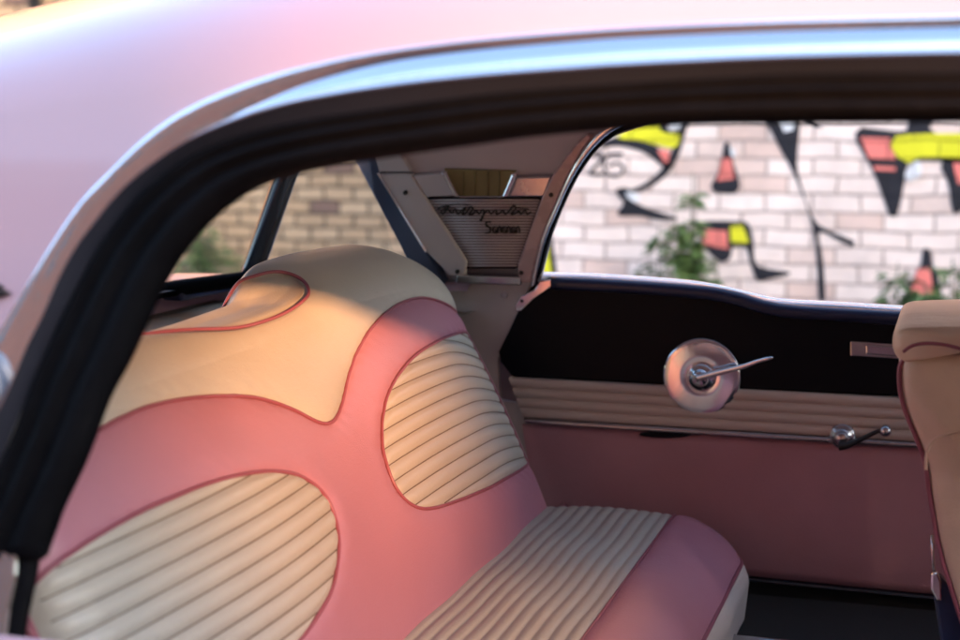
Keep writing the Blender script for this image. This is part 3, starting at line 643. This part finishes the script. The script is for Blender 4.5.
# parcel shelf with ribs
rows = []
for x in np.linspace(-1.22, -.74, 60):
    z = .895 + .0035*math.sin((x+.74)*2*math.pi/.075)
    rows.append(np.array([(x, y, z) for y in np.linspace(1.0, 2*YM-1.0, 8)]))
loft('parcel_shelf', rows, 'shelf', car)
vc = onplane(203, 291, (0, 0, .927), (0, 0, 1)); print('vent', vc)
dv = np.array([onplane(235, 283, (0, 0, .927), (0, 0, 1)), onplane(172, 296, (0, 0, .927), (0, 0, 1))]); print(dv)
d_ = dv[1]-dv[0]; L_ = np.linalg.norm(d_); d_ /= L_; e_ = np.array([-d_[1], d_[0], 0])
dvv = group('demister_vent', car)
c8 = [dv[0]+d_*a+e_*b for a, b in ((0, -.018), (L_, -.018), (L_, .018), (0, .018))]; plate('vent_body', [p+np.array([0, 0, .012]) for p in c8], (0, 0, 1), .02, 'navy_vinyl', dvv, .004)
for k in range(5): tube('vent_slat', [dv[0]+d_*(.02+k*(L_-.04)/4)+e_*b+np.array([0, 0, .0125]) for b in (-.015, .015)], .002, 'gloss_black', dvv, seg=6)

# ---------------- headliner inside the roof
def under(x, y, d=.022):
    yy = y if y <= YM else 2*YM-y; lo, hi = ZB-.2, STOP
    for _ in range(30):
        m = (lo+hi)/2
        if body(np.array([x]), np.array([m]))[0][1] < yy: lo = m
        else: hi = m
    return float(body(np.array([x]), np.array([lo]))[0][2]) - d
rows = []
for y in np.linspace(1.115, 2*YM-1.115, 34):
    rows.append(np.array([(x, y, under(x, y)) for x in np.linspace(-1.08, 1.02, 24)]))
loft('headliner', rows, 'headliner', car)
for k, x in enumerate((-.45, .0, .5)):
    tube('roof_bow', [(x, y, under(x, y, .024)) for y in np.linspace(1.13, 2*YM-1.13, 24)], .004, 'headliner', car, seg=6)
v, f = box_vf(1.0, 1.3, .97, 2*YM-.97, .45, .93); bevel(mesh('dashboard', v, f, 'rose_door', car, False), .03, 4)
v, f = box_vf(1.0, 1.06, 1.05, 2*YM-1.05, 1.25, 1.36); mesh('windscreen_header', v, f, 'headliner', car, False)
loft('windscreen', [np.array([(1.05+.22*t, y, 1.27-.36*t) for y in np.linspace(1.03, 2*YM-1.03, 12)]) for t in np.linspace(0, 1, 6)], 'pane', car)

# ================================================================== REAR SEAT
rs = group('rear_seat', car)
Y0, Y1, REC = 1.06, 2.275, R(25.6)
DD = np.array([-math.sin(REC), 0, math.cos(REC)]); NB = np.array([math.cos(REC), 0, math.sin(REC)])
XC, ZC, LB_, RB = -.586, .585, .395, .098
def seatback(Y, s):
    Y = np.asarray(Y, float); s = np.asarray(s, float)
    e = np.minimum(Y-Y0, Y1-Y); e = np.clip(e, 0, None); e2 = np.clip(Y1-Y, 0, None)
    RE = .20; drop = .075*(1-np.sqrt(np.clip(1-(1-np.clip(e2/RE, 0, 1))**2, 0, 1)))**1.0
    L1 = LB_ - drop + .016*np.exp(-((Y-1.95)/.30)**2) - .02*sstep(-(Y-1.75), 0, .25)*0
    r = RB
    sc = np.where(s < 0, s, s*L1/LB_); sc = np.where(s > LB_, L1, sc); ph = np.clip((s-LB_)/r, 0, None)
    crown = .016*np.sin(np.pi*np.clip(s/LB_, 0, 1))
    re = .045; eb = np.clip(e/re, 0, 1); back = .040*(1-np.sqrt(1-(1-eb)**2))
    n = NB[None]*1.0; shp = np.broadcast(Y, s).shape
    base = np.array([XC, 0, ZC]) + sc[..., None]*DD
    P = base - NB*r + r*(np.cos(ph)[..., None]*NB + np.sin(ph)[..., None]*DD)
    P = P + (crown*(ph <= 0))[..., None]*NB
    nn = np.cos(ph)[..., None]*NB + np.sin(ph)[..., None]*DD
    # belly of the two seats
    bel = .010*np.cos((Y-YM)/.6*2*np.pi)*-1*np.sin(np.pi*np.clip(s/LB_, 0, 1))
    P = P + (bel-back)[..., None]*nn
    P[..., 1] = Y
    return P, nn
DY = .0028
ys = np.arange(Y0, Y1+1e-6, DY); ss = np.arange(-.06, LB_+RB*2.5, DY)
ss = np.arange(-.06, LB_+RB*2.5, .0014); GY, GS = np.meshgrid(ys, ss, indexing='ij'); GP, GN = seatback(GY, GS)
view = GP - C0; facing = (np.sum(GN*view, -1) < .25) & (GS < LB_+RB*1.9); GPX = project(GP)
def seat_trace(pts, n=None, closed=False):
    c = smoothcurve(pts, n or len(pts)*8, closed); out = []
    for q in c:
        d = np.linalg.norm(GPX-q, axis=-1) + (~facing)*50
        i = np.unravel_index(np.argmin(d), d.shape); out.append((GY[i], GS[i]))
    out = np.array(out)
    k = np.array([1, 2, 3, 2, 1])/9.
    if closed: o2 = np.stack([np.convolve(np.r_[out[-2:, j], out[:, j], out[:2, j]], k, 'valid') for j in (0, 1)], 1)
    else:
        o2 = out.copy(); o2[2:-2] = np.stack([np.convolve(out[:, j], k, 'valid') for j in (0, 1)], 1)
    return o2
capline = seat_trace([(20,478),(60,452),(88,436),(130,414),(170,402),(215,397),(255,399),(290,410),(318,424),(331,423),(340,405),(348,370),(363,338),(385,313),(410,299),(436,292)])
print('CAP', capline[-30:].round(3).tolist())
capline = capline[capline[:, 0] < Y1-.235]; cs_ = (capline[-1][1]-capline[-6][1])/(capline[-1][0]-capline[-6][0])
capline = np.vstack([capline, [(y, capline[-1][1]+cs_*(y-capline[-1][0])*.5*(1-(y-capline[-1][0])/.3)) for y in np.linspace(capline[-1][0]+.01, Y1+.002, 14)]])
# carry on past the hidden near part by mirroring about the centre
ov_r = seat_trace([(474,331),(445,338),(415,355),(395,378),(383,405),(380,440),(386,470),(398,495),(417,509),(440,507),(480,492),(510,476),(537,459),(560,445),(545,410),(520,365),(495,325)], closed=True)
ov_r[:, 0] = np.minimum(ov_r[:, 0], Y1-.004)
ov_l = seat_trace([(15,600),(60,560),(110,528),(160,503),(205,485),(250,474),(285,473),(312,485),(330,508),(337,545),(330,590),(312,622),(285,655),(240,690),(150,730),(60,760),(-40,790),(-60,700)], closed=True)
scoop = seat_trace([(60,318),(100,325),(145,329),(200,333),(235,331),(262,324),(290,312),(305,300),(312,290)])
ty, ts = scoop[-1]; print('tip', ty, ts, scoop[0])
up = smoothcurve([(ty, ts), (ty-.004, ts+.028), (ty-.03, ts+.055), (ty-.08, ts+.075), (1.735, ts+.115), (1.725, .64), (1.72, .70)], 50)
scoop_line = resample(np.vstack([[(Y0-.01, scoop[0][1])], scoop, up[1:]]), 160); kk_ = np.ones(13)/13
scoop_line[6:-6] = np.stack([np.convolve(scoop_line[:, j], kk_, 'valid') for j in (0, 1)], 1); scoop = np.vstack([scoop_line, [(Y0-.01, .75)]])
print('cap', capline[0], capline[-1], 'ovr', ov_r.min(0), ov_r.max(0), 'ovl', ov_l.min(0), ov_l.max(0), 'scoop', scoop.min(0), scoop.max(0))
SE = LB_+RB*2.5+.1
cap_poly = [(Y0-.1, capline[0][1])]+capline.tolist()+[(Y1+.1, capline[-1][1]), (Y1+.1, SE), (Y0-.1, SE)]
q = np.stack([GY, GS], -1)
in_cap, in_r, in_l, in_s = inpoly(q, cap_poly), inpoly(q, ov_r), inpoly(q, ov_l), inpoly(q, scoop)
dr_, dl_, dc_, ds_ = distpoly(q, ov_r), distpoly(q, ov_l), distpoly(q, capline.tolist(), False), distpoly(q, scoop)
def puff(d, r, h): t = np.clip(d/r, 0, 1); return h*np.sqrt(np.clip(1-(1-t)**2, 0, 1))
PL = .0196
wob = 0
pleat = np.abs(np.sin(np.pi*(GS+wob+.004*np.sin(GY*6))/PL))**.8
D = np.zeros(GY.shape)
all_d = np.minimum(np.minimum(dr_, dl_), dc_)
puck = .0007*np.sin(GY*170+GS*230+2*np.sin(GY*37))*.7*np.exp(-all_d/.010)*np.clip(all_d/.003, 0, 1)
endf = np.clip((Y1-.006-GY)/.06, 0, 1)**.8
D = np.where(in_r, pleat*.0048*np.clip(dr_/.010, 0, 1)**.5*endf + .001, D); D = np.where(in_l, pleat*.0052*np.clip(dl_/.010, 0, 1)**.5 + .001, D)
dpk = np.minimum(np.minimum(dr_, dl_), dc_); pk = ~(in_cap | in_r | in_l); D = np.where(pk, puff(dpk, .03, .006), D)
D = np.where(in_cap & ~in_s, puff(np.minimum(dc_, ds_), .05, .011), D)
D = np.where(in_s, -.008*sstep(distpoly(q, scoop_line.tolist(), False), 0, .03), D)
# gentle wrinkles/undulation
def und(Y, s): return .0006*np.sin(Y*21+s*13)*np.sin(s*17-Y*7)
D += und(GY, GS) + puck*(~(in_r | in_l))
def lowf(Y, s): return sstep(-(Y-1.79), 0, .10)*sstep(s, LB_+RB*.32, LB_+RB*.95)*.021 + .06*sstep(s, LB_+RB*1.15, LB_+RB*1.65)
low = lowf(GY, GS)
VP = GP + GN*D[..., None]; VP[..., 2] -= low
FX, FY = GY.shape
def region(name, mask, m, parent):
    c = mask[:-1, :-1]; ii, jj = np.nonzero(c); idx = lambda a, b: a*FY+b
    F = np.stack([idx(ii, jj), idx(ii+1, jj), idx(ii+1, jj+1), idx(ii, jj+1)], 1)
    u, inv = np.unique(F, return_inverse=True); return mesh(name, VP.reshape(-1, 3)[u], inv.reshape(F.shape), m, parent)
region('backrest_cap', in_cap & ~in_s, 'cream_vinyl', rs); region('backrest_scoop', in_s, 'cream_vinyl', rs)
region('backrest_field', pk, 'rose_vinyl', rs); region('pleated_insert', in_r & ~in_cap, 'cream_vinyl', rs); region('pleated_insert', in_l & ~in_cap, 'cream_vinyl', rs)
def crease_seams(ov):  # dark seam lines laid in the pleat creases to stand for their shade
    parts = []; yy = np.arange(ov[:, 0].min(), ov[:, 0].max(), .004)
    for k in range(-2, 22):
        s_ = k*PL - .004*np.sin(yy*6); 
        for _ in range(3): s_ = k*PL - .004*np.sin(yy*6) 
        q_ = np.stack([yy, s_], -1); ins = inpoly(q_, ov) & (distpoly(q_, ov) > .002)
        if ins.sum() < 6: continue
        i0, i1 = np.nonzero(ins)[0][[0, -1]]; P, n = seatback(yy[i0:i1+1], s_[i0:i1+1]); parts.append(tube_vf(P + n*(.0022+und(yy[i0:i1+1], s_[i0:i1+1]))[:, None], .0008, seg=5))
    return join(parts)
for ov_ in (ov_r, ov_l):
    v, f = crease_seams(ov_); mesh('crease_shade_seam', v, f, 'crease_shade', rs)
def sp(line, lift=.003):
    P, n = seatback(line[:, 0], line[:, 1]); P = P + n*lift; lw = lowf(line[:, 0], line[:, 1]); P[:, 2] -= lw; return P
for ln_, cl in ((capline, 0), (ov_r, 1), (ov_l, 1), (scoop_line[scoop_line[:, 1] < LB_+RB*2.0], 0)):
    tube('piping_cord', resample(sp(ln_, .006 if ln_ is not capline and ln_ is not ov_r and ln_ is not ov_l else .003), 260, bool(cl)), .0023, 'piping', rs, closed=bool(cl), seg=7)
# end cheek and piping at far and near ends
for yy, sg in ((Y1, 1), (Y0, -1)):
    s_ = np.linspace(-.06, LB_+RB*2.4, 90); P, n = seatback(np.full(90, yy), s_); 
    tube('edge_piping', P + np.array([0, .001*sg, 0]), .0030, 'piping', rs, seg=7)
    rows = [P, P - n*.01 + np.array([0, .006*sg, 0]), P - n*.05*np.linspace(1, .9, 90)[:, None] + np.array([0, .010*sg, 0]), P*0 + (np.array([XC, 0, ZC]) - NB*RB)[None] + DD*np.clip(s_, -.06, LB_)[:, None]*.8 + np.array([0, yy+.01*sg, 0])]
    loft('backrest_end', rows, 'rose_vinyl', rs)
# ---- cushion
ZT, XB = .603, -.393
def cushion(Y, a):
    """a: 0 at the back .. along the top, over the front edge"""
    Y = np.asarray(Y, float); a = np.asarray(a, float); e = np.clip(np.minimum(Y-Y0, Y1-Y), 0, None)
    RE = .085; cut = .075*(1-np.sqrt(np.clip(1-(1-np.clip(e/RE, 0, 1))**2, 0, 1)))
    xf = -.287 - cut; L = xf + .63; t = np.clip(a/.34, 0, 1); X = -.63 + L*t
    fall = .048*np.clip((X-(xf-.11))/.11, 0, 1)**2.2
    re = .03; eb = np.clip(e/re, 0, 1); fe = .022*(1-np.sqrt(1-(1-eb)**2))
    Z = ZT + .008*np.sin(np.pi*t) - fall - fe
    b = np.clip(a-.34, 0, None); X = X + .010*np.sin(np.clip(b/.03, 0, 1)*np.pi*.5)*1.0 - b*.10; Z = Z - b
    return np.stack([X, Y+0*X, Z], -1)
ya = np.arange(Y0, Y1+1e-6, .003); aa = np.arange(0, .52, .0022); CY, CA = np.meshgrid(ya, aa, indexing='ij'); CP = cushion(CY, CA)
gx = np.gradient(CP, axis=0); gy = np.gradient(CP, axis=1); CN = np.cross(gx, gy); CN /= np.linalg.norm(CN, axis=-1)[..., None]+1e-12; CN[CN[..., 2] < 0] *= -1
CN = np.where((CA > .35)[..., None], np.array([1., 0, 0]), CN)
ab = .63+XB; ab = ab*.34/(.63-.287)
inP = CP[..., 0] < XB; inF = CA >= .34; inK = ~inP & ~inF
pd = .0185; pl = np.abs(np.sin(np.pi*(CP[..., 0]-XB+.0004*np.sin(CY*23))/pd))**.6
D = np.where(inP, pl*.0042*np.clip((Y1-CY)/.05, 0, 1)**.7, 0); dd = np.minimum(CP[..., 0]-XB, .34-CA); D = np.where(inK, puff(np.clip(dd, 0, None), .035, .009), D)
D = np.where(inF, puff(CA-.34, .03, .006), D) + .001*np.sin(CY*27+CP[..., 0]*30)
CV = CP + CN*D[..., None]
def creg(name, mask, m):
    nb = CY.shape[1]; ii, jj = np.nonzero(mask[:-1, :-1]); F = np.stack([ii*nb+jj, (ii+1)*nb+jj, (ii+1)*nb+jj+1, ii*nb+jj+1], 1)
    u, inv = np.unique(F, return_inverse=True); return mesh(name, CV.reshape(-1, 3)[u], inv.reshape(F.shape), m, rs)
creg('cushion_pleats', inP, 'cream_vinyl'); creg('cushion_border', inK, 'rose_vinyl'); creg('cushion_front', inF, 'cream_shade')
ytt = np.linspace(Y0, Y1, 200)
xs_ = []
for y in ytt:
    row = cushion(np.full(800, y), np.linspace(0, .34, 800)); k = np.argmin(abs(row[:, 0]-XB)); xs_.append(row[k]+np.array([0, 0, .002]))
tube('piping_cord', xs_, .0024, 'piping', rs, seg=7)
tube('piping_cord', cushion(ytt, np.full(200, .34))+np.array([.002, 0, .001]), .0030, 'piping', rs, seg=7)
tube('piping_cord', [(XC+.015, y, ZT+.002) for y in np.linspace(Y0, Y1, 40)], .004, 'piping', rs, seg=7)
for yy, sg in ((Y1, 1), (Y0, -1)):
    a_ = np.linspace(0, .52, 60); P = cushion(np.full(60, yy), a_); Q = P.copy(); Q[:, 2] = np.minimum(P[:, 2], .44); Q[:, 1] += .004*sg
    loft('cushion_side', [P, P*.6+Q*.4+np.array([0, .006*sg, 0]), Q], 'cream_shade', rs)
    tube('piping_cord', P[:41]+np.array([0, 0, .001]), .0026, 'piping', rs, seg=7)
bx = box_vf(-1.15, -.34, Y0+.02, Y1-.02, .34, .46); mesh('seat_base', bx[0], bx[1], 'carpet', rs, False)
# shell behind the backrest
v, f = [], []
rows = [np.array([(x, y, z) for y in (Y0+.03, Y1-.03)]) for x, z in ((-.70, .46), (-.83, .8), (-.90, .885), (-.96, .88))]
loft('backrest_shell', rows, 'carpet', rs)

# ================================================================== FRONT SEAT
fs = group('front_seat', car)
YS, YE = 1.72, 1.98
def q2(x, y, Y=YS): p = onY(x, y, Y); return np.array([p[0], p[2]])
def bolster(name, outline, depth, m, seamrot=0, n=120, puffh=.018, wr=0.0):
    c2 = np.array([q2(*p) for p in smoothcurve(outline, n, True)]); cen = c2.mean(0); rows = []
    # end face (puffed) -> rounded edge -> along the seat
    for k, (r_, y_) in enumerate([(.02, -puffh), (.15, -puffh*.99), (.3, -puffh*.95), (.45, -puffh*.86), (.6, -puffh*.74), (.72, -puffh*.6), (.82, -puffh*.42), (.9, -puffh*.22), (.96, -.001), (.985, .006), (1.0, .014), (1.008, .03), (1.01, .08), (1.01, depth*.5), (1.01, depth)]):
        p = cen + (c2-cen)*r_; wv = wr*np.sin(p[:, 1]*150+8*np.sin(p[:, 0]*22)+k*.2)*np.clip(1.2-r_, 0, 1)*min(1, k/3) + wr*.8*np.sin(p[:, 1]*63+p[:, 0]*40)*np.clip(1.1-r_, 0, 1)
        rows.append(np.stack([p[:, 0], YS+y_+wv, p[:, 1]], 1))
    v = np.concatenate(rows); nr = len(rows); f = grid_faces(nr, n, True); f += [tuple(range(n))[::-1], tuple((nr-1)*n+i for i in range(n))]
    mesh(name, v, f, m, fs); return c2
bolster('top_bolster', [(892,345),(894,335),(902,329),(920,327),(965,326),(1010,325),(1060,326),(1100,334),(1110,350),(1080,362),(1020,360),(975,353),(940,347),(920,352),(906,362),(898,360),(893,352)], YE-YS, 'cream_aged_sunlit', puffh=.02, wr=.0008)
bolster('backrest_end', [(899,362),(905,351),(922,350),(945,349),(980,356),(1040,366),(1090,372),(1130,420),(1150,520),(1160,640),(1150,700),(985,700),(968,640),(955,600),(943,562),(935,525),(930,490),(926,462),(917,437),(906,410),(901,388)], YE-YS, 'cream_aged_sunlit', puffh=.022, wr=.0026)
def fline(pts, dy, r, n=120, name='piping_cord', m='piping'): tube(name, [onY(x, y, YS+dy) for x, y in smoothcurve(pts, n)], r, m, fs, seg=7)
fline([(968,640),(955,600),(943,562),(935,525),(929,490),(925,462),(916,437),(905,410),(900,388),(900,368),(906,357),(921,350),(945,348.5),(980,355),(1040,365)], .004, .0028)
fline([(903,352),(912,346),(926,343.5),(945,345),(965,350),(1000,358)], -.024, .0020)
# seam with fold in the lower part
fline([(926,470),(927,452),(934,440),(948,434),(965,430),(1000,428)], -.022, .0018, name='seam', m='cream_aged_sunlit')
# lower side shield, hinge and buckle
plate('side_shield', [onY(x, y, YS+.03) for x, y in [(938,575),(962,600),(975,640),(975,760),(945,760),(940,640),(934,600)]], DN, .02, 'navy_vinyl', fs, .004)
plate('hinge', [onY(x, y, YS+.02) for x, y in [(931,574),(937,572),(941,582),(942,601),(937,602),(931,590)]], DN, .008, 'chrome', fs, .002)
tube('hinge_rod', [onY(x, y, YS+.03) for x, y in [(932,535),(933,560),(935,580)]], .002, 'dull_chrome', fs, seg=6)
bx = box_vf(.02, .55, YS, YE, .40, .62); o = mesh('cushion', bx[0], bx[1], 'rose_vinyl', fs, False); bevel(o, .04, 4)
bx = box_vf(.06, .5, YS+.05, YE-.05, .34, .40); mesh('seat_base', bx[0], bx[1], 'carpet', fs, False)
